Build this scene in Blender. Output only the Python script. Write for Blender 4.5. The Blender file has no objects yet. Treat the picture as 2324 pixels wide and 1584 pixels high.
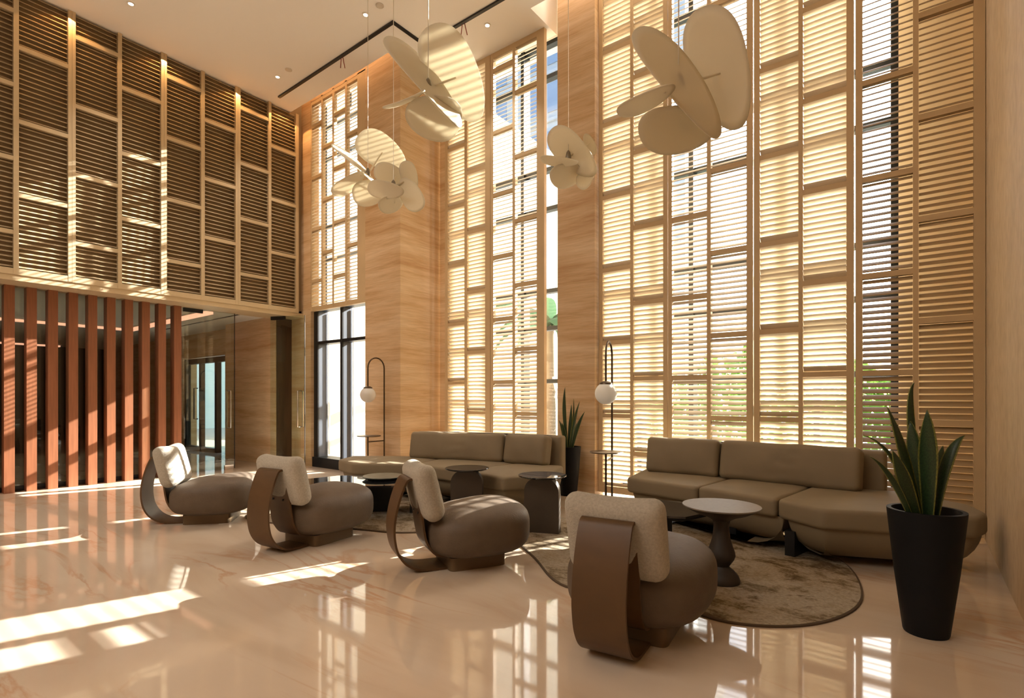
import bpy, math, random
from mathutils import Vector, Matrix
random.seed(7)
scene = bpy.context.scene
COL = scene.collection
PI = math.pi

# ------------------------------------------------------------------ camera
cd = bpy.data.cameras.new('camera')
cam = bpy.data.objects.new('camera', cd)
COL.objects.link(cam)
cam.location = (0.0, 0.0, 1.2)
cam.rotation_euler = (PI / 2, 0.0, math.radians(37.5))
cd.sensor_width = 36.0
cd.lens = 1201.0 / 2324.0 * 36.0
cd.shift_y = 111.0 / 2324.0
cd.clip_start = 0.05
cd.clip_end = 400
scene.camera = cam

# ------------------------------------------------------------------ light
SUN_K, SUN_S = 0.32, 0.54
w = bpy.data.worlds.new('world'); scene.world = w
w.use_nodes = True
nt = w.node_tree
bg = nt.nodes['Background']
sky = nt.nodes.new('ShaderNodeTexSky')
sky.sky_type = 'NISHITA'
sky.sun_disc = False
sky.sun_elevation = math.radians(27.5)
sky.sun_rotation = math.atan2(SUN_K, 1.0)
sky.dust_density = 3.0
sky.air_density = 1.0
nt.links.new(sky.outputs[0], bg.inputs[0])
bg.inputs[1].default_value = 0.7

sd = bpy.data.lights.new('sun', 'SUN')
sd.energy = 30.0
sd.angle = math.radians(0.4)
sd.color = (1.0, 0.955, 0.89)
so = bpy.data.objects.new('sun', sd); COL.objects.link(so)
so.rotation_euler = Vector((-SUN_K, -1.0, -SUN_S)).to_track_quat('-Z', 'Y').to_euler()
so.location = (4, 14, 9)

def area(name, loc, size, energy, color, rot=(0, 0, 0)):
    ld = bpy.data.lights.new(name, 'AREA')
    ld.shape = 'RECTANGLE'; ld.size, ld.size_y = size
    ld.energy = energy; ld.color = color
    o = bpy.data.objects.new(name, ld); COL.objects.link(o)
    o.location = loc; o.rotation_euler = rot
    return o
WARM = (1.0, 0.92, 0.82)
# added fill light over the unseen lobby behind the camera, brightening the room
area('lobby_fill_light', (-4.2, -3.6, 6.1), (6.0, 4.0), 270, WARM)

scene.view_settings.view_transform = 'Standard'
scene.view_settings.look = 'None'
scene.view_settings.exposure = 0.2
scene.view_settings.gamma = 1.0
scene.view_settings.use_curve_mapping = False
cy = scene.cycles
cy.max_bounces = 8; cy.diffuse_bounces = 5; cy.glossy_bounces = 4
cy.transmission_bounces = 6; cy.transparent_max_bounces = 24
cy.sample_clamp_indirect = 8.0
cy.caustics_reflective = False; cy.caustics_refractive = False

# ------------------------------------------------------------------ materials
MATS = {}
def node_mat(name):
    m = bpy.data.materials.new(name); m.use_nodes = True
    n = m.node_tree.nodes; l = m.node_tree.links
    return m, n, l, n['Principled BSDF']

def simple(name, col, rough=0.5, metal=0.0, var=0.0, scale=8.0, bump=0.0, bscale=60.0, spec=None, coat=0.0, stretch=(1, 1, 1), trans=0.0):
    m, n, l, p = node_mat(name)
    p.inputs['Base Color'].default_value = (*col, 1)
    p.inputs['Roughness'].default_value = rough
    p.inputs['Metallic'].default_value = metal
    if spec is not None: p.inputs['Specular IOR Level'].default_value = spec
    if coat: p.inputs['Coat Weight'].default_value = coat; p.inputs['Coat Roughness'].default_value = 0.06
    if var or bump:
        tc = n.new('ShaderNodeTexCoord'); mp = n.new('ShaderNodeMapping')
        mp.inputs['Scale'].default_value = stretch
        l.new(tc.outputs['Object'], mp.inputs[0])
    if var:
        no = n.new('ShaderNodeTexNoise'); no.inputs['Scale'].default_value = scale; no.inputs['Detail'].default_value = 5
        l.new(mp.outputs[0], no.inputs['Vector'])
        r = n.new('ShaderNodeValToRGB')
        r.color_ramp.elements[0].position = 0.3; r.color_ramp.elements[1].position = 0.7
        r.color_ramp.elements[0].color = (*[c * (1 - var) for c in col], 1)
        r.color_ramp.elements[1].color = (*[min(1, c * (1 + var)) for c in col], 1)
        l.new(no.outputs[0], r.inputs[0]); l.new(r.outputs[0], p.inputs['Base Color'])
    if bump:
        nb = n.new('ShaderNodeTexNoise'); nb.inputs['Scale'].default_value = bscale; nb.inputs['Detail'].default_value = 3
        l.new(mp.outputs[0], nb.inputs['Vector'])
        b = n.new('ShaderNodeBump'); b.inputs['Strength'].default_value = bump; b.inputs['Distance'].default_value = 0.01
        l.new(nb.outputs[0], b.inputs['Height']); l.new(b.outputs[0], p.inputs['Normal'])
    if trans:
        o = n['Material Output']
        t = n.new('ShaderNodeBsdfTranslucent'); t.inputs[0].default_value = (*col, 1)
        mx = n.new('ShaderNodeMixShader'); mx.inputs[0].default_value = trans
        l.new(p.outputs[0], mx.inputs[1]); l.new(t.outputs[0], mx.inputs[2]); l.new(mx.outputs[0], o.inputs[0])
    MATS[name] = m
    return m

def ramp(n, stops):
    r = n.new('ShaderNodeValToRGB'); e = r.color_ramp.elements
    while len(e) < len(stops): e.new(0.5)
    for k, (pos, c) in enumerate(stops):
        e[k].position = pos; e[k].color = (*c, 1)
    return r

def travertine(name, lo, mid, hi, sc=(0.30, 0.30, 3.6), rough=0.45):
    """vein-cut travertine: long nearly level bands, fine grain"""
    m, n, l, p = node_mat(name)
    g = n.new('ShaderNodeNewGeometry'); mp = n.new('ShaderNodeMapping')
    mp.inputs['Scale'].default_value = sc; mp.inputs['Rotation'].default_value = (0.03, -0.06, 0)
    l.new(g.outputs['Position'], mp.inputs[0])
    a = n.new('ShaderNodeTexNoise'); a.inputs['Scale'].default_value = 1.9; a.inputs['Detail'].default_value = 9; a.inputs['Roughness'].default_value = 0.66; a.inputs['Distortion'].default_value = 0.22
    l.new(mp.outputs[0], a.inputs['Vector'])
    r = ramp(n, [(0.28, lo), (0.48, mid), (0.72, hi)])
    l.new(a.outputs[0], r.inputs[0])
    mp2 = n.new('ShaderNodeMapping'); mp2.inputs['Scale'].default_value = (sc[0] * 4, sc[1] * 4, sc[2] * 7)
    l.new(g.outputs['Position'], mp2.inputs[0])
    b = n.new('ShaderNodeTexNoise'); b.inputs['Scale'].default_value = 3; b.inputs['Detail'].default_value = 4
    l.new(mp2.outputs[0], b.inputs['Vector'])
    mx = n.new('ShaderNodeMix'); mx.data_type = 'RGBA'; mx.blend_type = 'MULTIPLY'
    r2 = ramp(n, [(0.3, (0.8, 0.76, 0.7)), (0.6, (1.06, 1.06, 1.06))])
    l.new(b.outputs[0], r2.inputs[0])
    mx.inputs[0].default_value = 0.55
    l.new(r.outputs[0], mx.inputs[6]); l.new(r2.outputs[0], mx.inputs[7])
    l.new(mx.outputs[2], p.inputs['Base Color'])
    p.inputs['Roughness'].default_value = rough
    MATS[name] = m
    return m

def marble(name):
    m, n, l, p = node_mat(name)
    g = n.new('ShaderNodeNewGeometry'); mp = n.new('ShaderNodeMapping')
    mp.inputs['Rotation'].default_value = (0, 0, math.radians(-28)); mp.inputs['Scale'].default_value = (0.42, 1.5, 1)
    l.new(g.outputs['Position'], mp.inputs[0])
    a = n.new('ShaderNodeTexNoise'); a.inputs['Scale'].default_value = 1.1; a.inputs['Detail'].default_value = 7; a.inputs['Distortion'].default_value = 0.8
    l.new(mp.outputs[0], a.inputs['Vector'])
    base = ramp(n, [(0.28, (0.54, 0.42, 0.315)), (0.5, (0.64, 0.525, 0.41)), (0.72, (0.71, 0.605, 0.495))])
    l.new(a.outputs[0], base.inputs[0])
    # sparse rusty veins: thin bands where a second noise crosses its middle
    mp2 = n.new('ShaderNodeMapping'); mp2.inputs['Rotation'].default_value = (0, 0, math.radians(-20)); mp2.inputs['Scale'].default_value = (0.5, 2.0, 1)
    l.new(g.outputs['Position'], mp2.inputs[0])
    v = n.new('ShaderNodeTexNoise'); v.inputs['Scale'].default_value = 0.9; v.inputs['Detail'].default_value = 8; v.inputs['Roughness'].default_value = 0.55; v.inputs['Distortion'].default_value = 1.2
    l.new(mp2.outputs[0], v.inputs['Vector'])
    vr = ramp(n, [(0.47, (0, 0, 0)), (0.5, (1, 1, 1)), (0.53, (0, 0, 0))])
    l.new(v.outputs[0], vr.inputs[0])
    k = n.new('ShaderNodeTexNoise'); k.inputs['Scale'].default_value = 0.8; l.new(g.outputs['Position'], k.inputs['Vector'])
    kr = ramp(n, [(0.45, (0, 0, 0)), (0.65, (1, 1, 1))]); l.new(k.outputs[0], kr.inputs[0])
    mu = n.new('ShaderNodeMath'); mu.operation = 'MULTIPLY'
    l.new(vr.outputs[0], mu.inputs[0]); l.new(kr.outputs[0], mu.inputs[1])
    mu2 = n.new('ShaderNodeMath'); mu2.operation = 'MULTIPLY'; mu2.inputs[1].default_value = 0.55
    l.new(mu.outputs[0], mu2.inputs[0])
    mx = n.new('ShaderNodeMix'); mx.data_type = 'RGBA'
    l.new(mu2.outputs[0], mx.inputs[0]); l.new(base.outputs[0], mx.inputs[6]); mx.inputs[7].default_value = (0.46, 0.20, 0.07, 1)
    l.new(mx.outputs[2], p.inputs['Base Color'])
    p.inputs['Roughness'].default_value = 0.045
    p.inputs['Specular IOR Level'].default_value = 0.6
    MATS[name] = m
    return m

def glass(name, tint=(0.97, 0.985, 0.98), ior=1.45):
    m, n, l, p = node_mat(name)
    o = n['Material Output']; n.remove(p)
    t = n.new('ShaderNodeBsdfTransparent'); t.inputs[0].default_value = (*tint, 1)
    g = n.new('ShaderNodeBsdfGlossy'); g.inputs['Roughness'].default_value = 0.0
    lw = n.new('ShaderNodeLayerWeight'); lw.inputs[0].default_value = 0.5
    pw = n.new('ShaderNodeMath'); pw.operation = 'POWER'; pw.inputs[1].default_value = 5.0
    l.new(lw.outputs['Facing'], pw.inputs[0])
    fr = n.new('ShaderNodeMath'); fr.operation = 'MULTIPLY_ADD'; f0 = ((ior - 1) / (ior + 1)) ** 2
    fr.inputs[1].default_value = 1 - f0; fr.inputs[2].default_value = f0
    l.new(pw.outputs[0], fr.inputs[0])
    mx = n.new('ShaderNodeMixShader')
    l.new(fr.outputs[0], mx.inputs[0]); l.new(t.outputs[0], mx.inputs[1]); l.new(g.outputs[0], mx.inputs[2]); l.new(mx.outputs[0], o.inputs[0])
    MATS[name] = m
    return m

def emit(name, col, s):
    m, n, l, p = node_mat(name)
    p.inputs['Base Color'].default_value = (*col, 1)
    p.inputs['Emission Color'].default_value = (*col, 1); p.inputs['Emission Strength'].default_value = s
    MATS[name] = m
    return m

T_WALL = travertine('travertine', (0.46, 0.265, 0.12), (0.61, 0.425, 0.245), (0.74, 0.58, 0.40))
T_CORNER = simple('corner_wall_lightened', (0.80, 0.66, 0.46), 0.8)  # corner wall lightened in colour to stand in for light behind the slats
T_RIGHT = travertine('travertine_pale', (0.50, 0.39, 0.26), (0.60, 0.47, 0.32), (0.66, 0.54, 0.39), sc=(1.3, 1.3, 0.5), rough=0.6)
M_FLOOR = marble('polished_marble')
M_CEIL = simple('ceiling_paint', (0.84, 0.82, 0.80), 0.85)
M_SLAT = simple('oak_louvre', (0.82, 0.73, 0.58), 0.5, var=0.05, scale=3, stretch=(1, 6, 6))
M_SLAT_SHADED = simple('oak_louvre_shaded', (0.44, 0.32, 0.18), 0.5, var=0.05, scale=3, stretch=(1, 6, 6))  # same oak as the other slats, darkened to paint in the corner's shade
M_FRAME = simple('oak_frame', (0.58, 0.43, 0.25), 0.5, var=0.07, scale=3, stretch=(1, 6, 1))
M_LATT = simple('champagne_lattice', (0.58, 0.46, 0.29), 0.42, metal=0.15, var=0.05, scale=3)
M_LSLAT = simple('lattice_slat', (0.40, 0.305, 0.18), 0.5, var=0.05, scale=3)
M_LATT_BACK = simple('lattice_backing', (0.30, 0.215, 0.125), 0.8)
M_FIN = simple('red_timber', (0.24, 0.088, 0.040), 0.42, var=0.16, scale=5, stretch=(8, 8, 0.5))
M_DARKWOOD = simple('dark_stained_wood', (0.07, 0.035, 0.018), 0.4, var=0.2, scale=4, stretch=(8, 8, 0.6))
M_BLACKMETAL = simple('black_metal', (0.015, 0.016, 0.018), 0.4, metal=0.3)
M_GLASS = glass('clear_glass')
M_GLASS_IN = glass('partition_glass', (0.90, 0.95, 0.92), 1.55)
M_BLUEGREY = simple('blue_grey_aluminium', (0.085, 0.10, 0.13), 0.45, metal=0.0)
M_CHROME = simple('chrome', (0.8, 0.8, 0.82), 0.12, metal=1.0)
M_SOFA = simple('taupe_fabric', (0.225, 0.178, 0.112), 0.72, var=0.08, scale=3, bump=0.25, bscale=9)
M_SEAT = simple('brown_suede', (0.108, 0.077, 0.052), 0.6, var=0.09, scale=14, bump=0.15, bscale=90)
M_BOUCLE = simple('boucle_weave', (0.42, 0.385, 0.325), 0.95, var=0.12, scale=90, bump=0.5, bscale=160)
M_BAND = simple('bronzed_wood', (0.095, 0.048, 0.017), 0.48, var=0.14, scale=5, stretch=(1, 6, 1))
M_PLINTH = simple('plinth_bronze', (0.14, 0.09, 0.045), 0.45, metal=0.2)
M_TABLETOP = simple('black_mirror', (0.012, 0.012, 0.014), 0.03, spec=0.9)
M_TABLEWOOD = simple('smoked_wood', (0.045, 0.031, 0.019), 0.5, var=0.15, scale=6)
M_STONE = simple('grey_stone', (0.24, 0.205, 0.17), 0.5, var=0.08, scale=40)
M_STEM = simple('dark_turned_metal', (0.028, 0.02, 0.014), 0.55)
M_POT = simple('black_planter', (0.007, 0.008, 0.010), 0.6, spec=0.2)
M_SOIL = simple('soil', (0.03, 0.02, 0.012), 0.95, bump=1.0, bscale=40)
M_LAMP = simple('bronze_tube', (0.09, 0.06, 0.035), 0.35, metal=0.7)
M_OPAL = simple('opal_glass', (0.86, 0.85, 0.82), 0.15, trans=0.35)
M_PETAL = simple('petal_shell', (0.82, 0.76, 0.62), 0.55, trans=0.42)
M_HUB = simple('hub_metal', (0.25, 0.22, 0.17), 0.35, metal=0.7)
M_CABLE = simple('cable_steel', (0.7, 0.66, 0.58), 0.3, metal=0.6)
M_LIGHT = emit('lamp_lens', (1.0, 0.85, 0.65), 12)
M_COVE = emit('cove_glow', (1.0, 0.47, 0.30), 1.05)
M_WHITE = simple('white_trim', (0.8, 0.77, 0.72), 0.6)
M_GREYCAP = simple('sprinkler_cap', (0.6, 0.54, 0.46), 0.6)
M_RED = simple('red_tie', (0.25, 0.03, 0.02), 0.6)
M_HALLDARK = simple('hall_shade_dark', (0.035, 0.026, 0.02), 0.35)  # hall walls coloured dark to carry the shade of the unlit room
M_CREAM = simple('cream_render', (0.50, 0.475, 0.40), 0.9)
M_DOOR_DAYLIGHT = simple('daylight_blue_wall', (0.72, 0.86, 0.88), 0.9)  # bluish daylight behind the hall doors, put into a wall colour
M_PAVE = simple('pale_paving', (0.55, 0.52, 0.47), 0.8, var=0.06, scale=2)
M_FACADE = simple('white_facade', (0.46, 0.48, 0.50), 0.8)
M_BLUEGLASS = simple('blue_window', (0.22, 0.30, 0.42), 0.4)
M_LEAFBG = simple('hedge_leaf', (0.16, 0.34, 0.05), 0.6, trans=0.35)
M_PALM = simple('palm_leaf', (0.07, 0.16, 0.08), 0.5, trans=0.3)
M_TRUNK = simple('trunk_bark', (0.2, 0.15, 0.1), 0.9)
M_STAKE = simple('stake_white', (0.8, 0.8, 0.76), 0.7)
M_TRAY = simple('green_grey_stone', (0.16, 0.17, 0.14), 0.3, var=0.3, scale=20)

def leaf_mat():
    m, n, l, p = node_mat('snake_leaf')
    uv = n.new('ShaderNodeUVMap'); sx = n.new('ShaderNodeSeparateXYZ'); l.new(uv.outputs[0], sx.inputs[0])
    r = ramp(n, [(0.0, (0.17, 0.17, 0.04)), (0.05, (0.17, 0.17, 0.04)), (0.10, (0.018, 0.042, 0.016)), (0.90, (0.018, 0.042, 0.016)), (0.95, (0.17, 0.17, 0.04))])
    l.new(sx.outputs[0], r.inputs[0])
    wv = n.new('ShaderNodeTexNoise'); wv.inputs['Scale'].default_value = 9
    mp = n.new('ShaderNodeMapping'); mp.inputs['Scale'].default_value = (1.2, 6, 1); l.new(uv.outputs[0], mp.inputs[0]); l.new(mp.outputs[0], wv.inputs['Vector'])
    r2 = ramp(n, [(0.4, (0.75, 0.8, 0.75)), (0.6, (1.5, 1.5, 1.3))]); l.new(wv.outputs[0], r2.inputs[0])
    mx = n.new('ShaderNodeMix'); mx.data_type = 'RGBA'; mx.blend_type = 'MULTIPLY'; mx.inputs[0].default_value = 0.8
    l.new(r.outputs[0], mx.inputs[6]); l.new(r2.outputs[0], mx.inputs[7]); l.new(mx.outputs[2], p.inputs['Base Color'])
    p.inputs['Roughness'].default_value = 0.4
    return m
M_SNAKE = leaf_mat()

def rug_mat():
    m, n, l, p = node_mat('abstract_rug')
    g = n.new('ShaderNodeNewGeometry')
    a = n.new('ShaderNodeTexNoise'); a.inputs['Scale'].default_value = 2.2; a.inputs['Detail'].default_value = 10; a.inputs['Roughness'].default_value = 0.8; a.inputs['Distortion'].default_value = 0.3
    mp = n.new('ShaderNodeMapping'); mp.inputs['Rotation'].default_value = (0, 0, 0.6); mp.inputs['Scale'].default_value = (0.9, 1.25, 1)
    l.new(g.outputs['Position'], mp.inputs[0]); l.new(mp.outputs[0], a.inputs['Vector'])
    r = ramp(n, [(0.34, (0.07, 0.047, 0.026)), (0.44, (0.19, 0.14, 0.085)), (0.50, (0.36, 0.30, 0.22)), (0.57, (0.42, 0.36, 0.28)), (0.66, (0.14, 0.095, 0.055))])
    l.new(a.outputs[0], r.inputs[0])
    f = n.new('ShaderNodeTexNoise'); f.inputs['Scale'].default_value = 60; l.new(g.outputs['Position'], f.inputs['Vector'])
    r2 = ramp(n, [(0.3, (0.7, 0.7, 0.7)), (0.7, (1.1, 1.1, 1.1))]); l.new(f.outputs[0], r2.inputs[0])
    mx = n.new('ShaderNodeMix'); mx.data_type = 'RGBA'; mx.blend_type = 'MULTIPLY'; mx.inputs[0].default_value = 0.7
    l.new(r.outputs[0], mx.inputs[6]); l.new(r2.outputs[0], mx.inputs[7]); l.new(mx.outputs[2], p.inputs['Base Color'])
    p.inputs['Roughness'].default_value = 0.95; p.inputs['Specular IOR Level'].default_value = 0.1
    return m
M_RUG = rug_mat()
M_RUGEDGE = simple('rug_binding', (0.09, 0.06, 0.035), 0.9)

# ------------------------------------------------------------------ mesh helpers
class MB:
    def __init__(s): s.v = []; s.f = []; s.uv = None
    def add(s, vs, fs):
        b = len(s.v); s.v += [tuple(x) for x in vs]; s.f += [tuple(b + i for i in f) for f in fs]
        return s
    def box(s, x0, y0, z0, x1, y1, z1):
        x0, x1 = min(x0, x1), max(x0, x1); y0, y1 = min(y0, y1), max(y0, y1); z0, z1 = min(z0, z1), max(z0, z1)
        return s.add([(x0, y0, z0), (x1, y0, z0), (x1, y1, z0), (x0, y1, z0), (x0, y0, z1), (x1, y0, z1), (x1, y1, z1), (x0, y1, z1)],
                     [(3, 2, 1, 0), (4, 5, 6, 7), (0, 1, 5, 4), (1, 2, 6, 5), (2, 3, 7, 6), (3, 0, 4, 7)])
    def prism(s, poly, z0, z1):
        n = len(poly)
        vs = [(x, y, z0) for x, y in poly] + [(x, y, z1) for x, y in poly]
        fs = [tuple(range(n))[::-1], tuple(range(n, 2 * n))] + [(i, (i + 1) % n, n + (i + 1) % n, n + i) for i in range(n)]
        return s.add(vs, fs)
    def loft(s, rings, cap0=True, cap1=True, closed=True):
        n = len(rings[0]); vs = [p for r in rings for p in r]; fs = []
        for k in range(len(rings) - 1):
            for i in range(n if closed else n - 1):
                j = (i + 1) % n
                fs.append((k * n + i, k * n + j, (k + 1) * n + j, (k + 1) * n + i))
        if cap0: fs.append(tuple(range(n))[::-1])
        if cap1: fs.append(tuple(range((len(rings) - 1) * n, len(rings) * n)))
        return s.add(vs, fs)
    def lathe(s, prof, n=32, c=(0, 0, 0), cap=True):
        rings = [[(c[0] + r * math.cos(2 * PI * i / n), c[1] + r * math.sin(2 * PI * i / n), c[2] + z) for i in range(n)] for r, z in prof]
        return s.loft(rings, cap, cap)
    def tube(s, pts, r, n=10):
        P = [Vector(p) for p in pts]; rings = []
        up = Vector((0.123, 0.31, 0.94)).normalized()
        for i, p in enumerate(P):
            d = (P[min(i + 1, len(P) - 1)] - P[max(i - 1, 0)]).normalized()
            a = d.cross(up)
            if a.length < 1e-3: a = d.cross(Vector((1, 0, 0)))
            a.normalize(); b = d.cross(a).normalized(); up = a.cross(d).normalized()
            rr = r[i] if isinstance(r, (list, tuple)) else r
            rings.append([tuple(p + a * rr * math.cos(2 * PI * k / n) + b * rr * math.sin(2 * PI * k / n)) for k in range(n)])
        return s.loft(rings)
    def mesh(s, name, mat, smooth=False, angle=None):
        me = bpy.data.meshes.new(name)
        me.from_pydata(s.v, [], s.f)
        me.materials.append(mat)
        me.update()
        import bmesh
        bm = bmesh.new(); bm.from_mesh(me); bmesh.ops.recalc_face_normals(bm, faces=bm.faces)
        if smooth:
            a = math.radians(angle or 40)
            for f in bm.faces: f.smooth = True
            for e in bm.edges:
                if len(e.link_faces) == 2 and e.calc_face_angle(0) > a: e.smooth = False
        bm.to_mesh(me); bm.free()
        return me

def link(name, me, parent=None):
    o = bpy.data.objects.new(name, me); COL.objects.link(o)
    if parent is not None: o.parent = parent
    return o

def obj(name, mb, mat, parent=None, smooth=False, angle=None):
    """parent: an unrotated thing at parent.location; the shape is given in world coordinates"""
    if parent is not None:
        q = parent; off = Vector((0, 0, 0))
        while q is not None: off += q.location; q = q.parent
        mb.v = [(x - off.x, y - off.y, z - off.z) for x, y, z in mb.v]
    return link(name, mb.mesh(name, mat, smooth, angle), parent)

def tag(o, label, cat, group=None):
    o['label'] = label; o['category'] = cat
    if group: o['group'] = group
    return o
def thing(name, loc, label, cat, group=None):
    o = bpy.data.objects.new(name, None); COL.objects.link(o); o.location = loc
    return tag(o, label, cat, group)
def struct(name, mb, mat, parent=None, label=None, smooth=False):
    o = obj(name, mb, mat, parent, smooth)
    if parent is None: o['kind'] = 'structure'
    if label: o['label'] = label
    return o
def struct_root(name, loc, label):
    o = bpy.data.objects.new(name, None); COL.objects.link(o); o.location = loc
    o['kind'] = 'structure'; o['label'] = label
    return o
def B(*a): return MB().box(*a)

def bspline(pts, n, closed=True):
    """closed Catmull-Rom through 2D points"""
    out = []; m = len(pts)
    for i in range(m):
        p0, p1, p2, p3 = (pts[(i + k - 1) % m] for k in range(4))
        for q in range(n):
            t = q / n
            out.append(tuple(0.5 * (2 * b + (c - a) * t + (2 * a - 5 * b + 4 * c - d) * t * t + (3 * b - a - 3 * c + d) * t ** 3) for a, b, c, d in zip(p0, p1, p2, p3)))
    return out

def rounded(poly, r, n=5):
    """polygon with its corners rounded by radius r and its sides subdivided"""
    m = len(poly); out = []
    for i in range(m):
        p = Vector(poly[i]); a = Vector(poly[i - 1]); b = Vector(poly[(i + 1) % m])
        da, db = a - p, b - p
        d = min(r, da.length * 0.45, db.length * 0.45)
        s, e = p + da.normalized() * d, p + db.normalized() * d
        for k in range(n + 1):
            t = k / n
            out.append(tuple((s * (1 - t) ** 2 + p * 2 * t * (1 - t) + e * t * t)))
        e2 = b + (p - b).normalized() * min(r, (p - b).length * 0.45)
        for k in range(1, 5): out.append(tuple(e.lerp(e2, k / 5)))
    return out

def inset(poly, d):
    m = len(poly); out = []
    area2 = sum(poly[i][0] * poly[(i + 1) % m][1] - poly[(i + 1) % m][0] * poly[i][1] for i in range(m))
    sg = 1 if area2 > 0 else -1
    for i in range(m):
        a = Vector(poly[i - 1]); b = Vector(poly[(i + 1) % m]); t = (b - a)
        if t.length < 1e-9: out.append(poly[i]); continue
        t.normalize()
        out.append((poly[i][0] - t.y * sg * d, poly[i][1] + t.x * sg * d))
    return out

def cushion(poly, z0, z1, r=0.04, crown=0.02, cr=0.07):
    p = rounded(poly, cr)
    rings = []
    for k in range(5):
        a = k / 4 * PI / 2
        q = inset(p, r * (1 - math.sin(a))); rings.append([(x, y, z0 + r * (1 - math.cos(a))) for x, y in q])
    for k in range(5):
        a = k / 4 * PI / 2
        q = inset(p, r * (1 - math.cos(a))); rings.append([(x, y, z1 - r + r * math.sin(a)) for x, y in q])
    cx = sum(x for x, y in p) / len(p); cyy = sum(y for x, y in p) / len(p)
    last = rings[-1]
    for s in (0.85, 0.6, 0.3):
        rings.append([(cx + (x - cx) * s, cyy + (y - cyy) * s, z1 + crown * (1 - s * s)) for x, y, _ in last])
    m = MB(); m.loft(rings)
    return m

def rbox(w, h, d, r, n=10, puff=0.0, bend=0.0, sag=0.0):
    """rounded box, w along x, d along y, h along z; puff swells the broad faces, bend curves it in plan, sag dips the top edge"""
    m = MB()
    hw, hh, hd = w / 2, h / 2, d / 2
    def put(p):
        q = [p[0] * hw, p[1] * hd, p[2] * hh]
        inn = [max(-(s - r), min(s - r, c)) for c, s in zip(q, (hw, hd, hh))]
        dv = Vector((q[0] - inn[0], q[1] - inn[1], q[2] - inn[2]))
        if dv.length > 1e-9:
            mx = max(abs(c) for c in dv); dv = dv.normalized() * min(r, mx if mx < r else r)
        x, y, z = inn[0] + dv.x, inn[1] + dv.y, inn[2] + dv.z
        u, v = x / hw, z / hh
        y *= 1 + puff * (1 - u * u) * (1 - v * v)
        z -= sag * (1 - u * u) * max(0, v) ** 2
        y += bend * (1 - u * u)
        return (x, y, z)
    for ax in range(3):
        for sg in (-1, 1):
            vs = []; fs = []
            for i in range(n + 1):
                for j in range(n + 1):
                    # denser towards the edges so that the rounding is smooth
                    a = math.sin((i / n * 2 - 1) * PI / 2); b = math.sin((j / n * 2 - 1) * PI / 2)
                    p = [0, 0, 0]; p[ax] = sg; p[(ax + 1) % 3] = a; p[(ax + 2) % 3] = b
                    vs.append(put(p))
            for i in range(n):
                for j in range(n):
                    k = i * (n + 1) + j; fs.append((k, k + 1, k + n + 2, k + n + 1))
            m.add(vs, fs)
    return m
def weld(me, d=1e-4):
    import bmesh
    bm = bmesh.new(); bm.from_mesh(me); bmesh.ops.remove_doubles(bm, verts=bm.verts, dist=d)
    bmesh.ops.recalc_face_normals(bm, faces=bm.faces)
    for f in bm.faces: f.smooth = True
    bm.to_mesh(me); bm.free(); return me
def place(mb, loc=(0, 0, 0), rx=0.0, rz=0.0):
    M = Matrix.Translation(loc) @ Matrix.Rotation(rz, 4, 'Z') @ Matrix.Rotation(rx, 4, 'X')
    mb.v = [tuple(M @ Vector(p)) for p in mb.v]; return mb

# ------------------------------------------------------------------ the room
XL, XR = -8.64, 0.45            # lattice face, right wall
YW1, YW2 = 5.2, 5.9             # screen planes
ZC = 6.18                       # ceiling
GY = 6.65                       # glazing behind the big screens
struct('floor', B(-21, -8, -0.15, 0.75, 6.75, 0), M_FLOOR, label='polished cream and rust veined marble floor')
c = MB()
c.box(-8.75, -8, ZC, -6.07, 4.97, 6.9); c.box(-6.07, -8, ZC, -3.93, 6.13, 6.9); c.box(-3.93, -8, ZC, 0.75, 5.51, 6.9)
c.box(-9.3, 4.9, 6.9, 0.75, 6.9, 7.0)
struct('ceiling', c, M_CEIL, label='pale plaster lobby ceiling')
struct('wall_right', B(XR, -8, 0, 0.75, 6.75, 6.9), T_RIGHT, label='pale grained wall at the right edge')
struct('wall_back', B(-21, -8.2, 0, 0.75, -8, 6.9), T_WALL)
wl = MB(); wl.box(-8.95, -8, 2.66, -8.72, 5.2, 6.9)
struct('wall_left', wl, M_LATT_BACK, label='dark backing wall behind the lattice panels')
struct('trim_1', B(-8.95, -8, 2.66, -8.655, 0.9, 6.18), M_LATT, label='plain champagne panelling beyond the lattice')
# window wall: pier left of the narrow window, band above it, projecting pilaster, slim pillar, right end
wf = MB()
wf.box(-9.05, 5.2, 0, -8.425, 5.36, 6.9); wf.box(-8.425, 5.2, 6.36, -6.9, 5.36, 6.9)
struct('wall_front_left', wf, T_WALL, label='travertine wall round the narrow window')
struct('wall_front_pilaster', B(-6.9, 5.2, 0, -6.07, 6.9, 6.9).box(-6.07, 6.02, 0, -5.8, 6.9, 6.9), T_WALL, label='projecting travertine pilaster')
struct('wall_front_pillar', B(-3.72, 5.82, 0, -3.175, 6.9, 6.9), T_WALL, label='slim travertine pillar between the tall windows')
struct('wall_front_right', B(-0.15, 6.34, 0, 0.75, GY + 0.4, 6.9), T_CORNER)
struct('trim_4', B(-0.205, 6.34, 0, -0.151, 6.44, 6.9), M_BLACKMETAL, label='black jamb strip behind the corner louvre screen')
struct('wall_front_head', B(-6.07, GY - 0.06, 6.53, -0.16, GY + 0.25, 6.95), M_WHITE)

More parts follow.
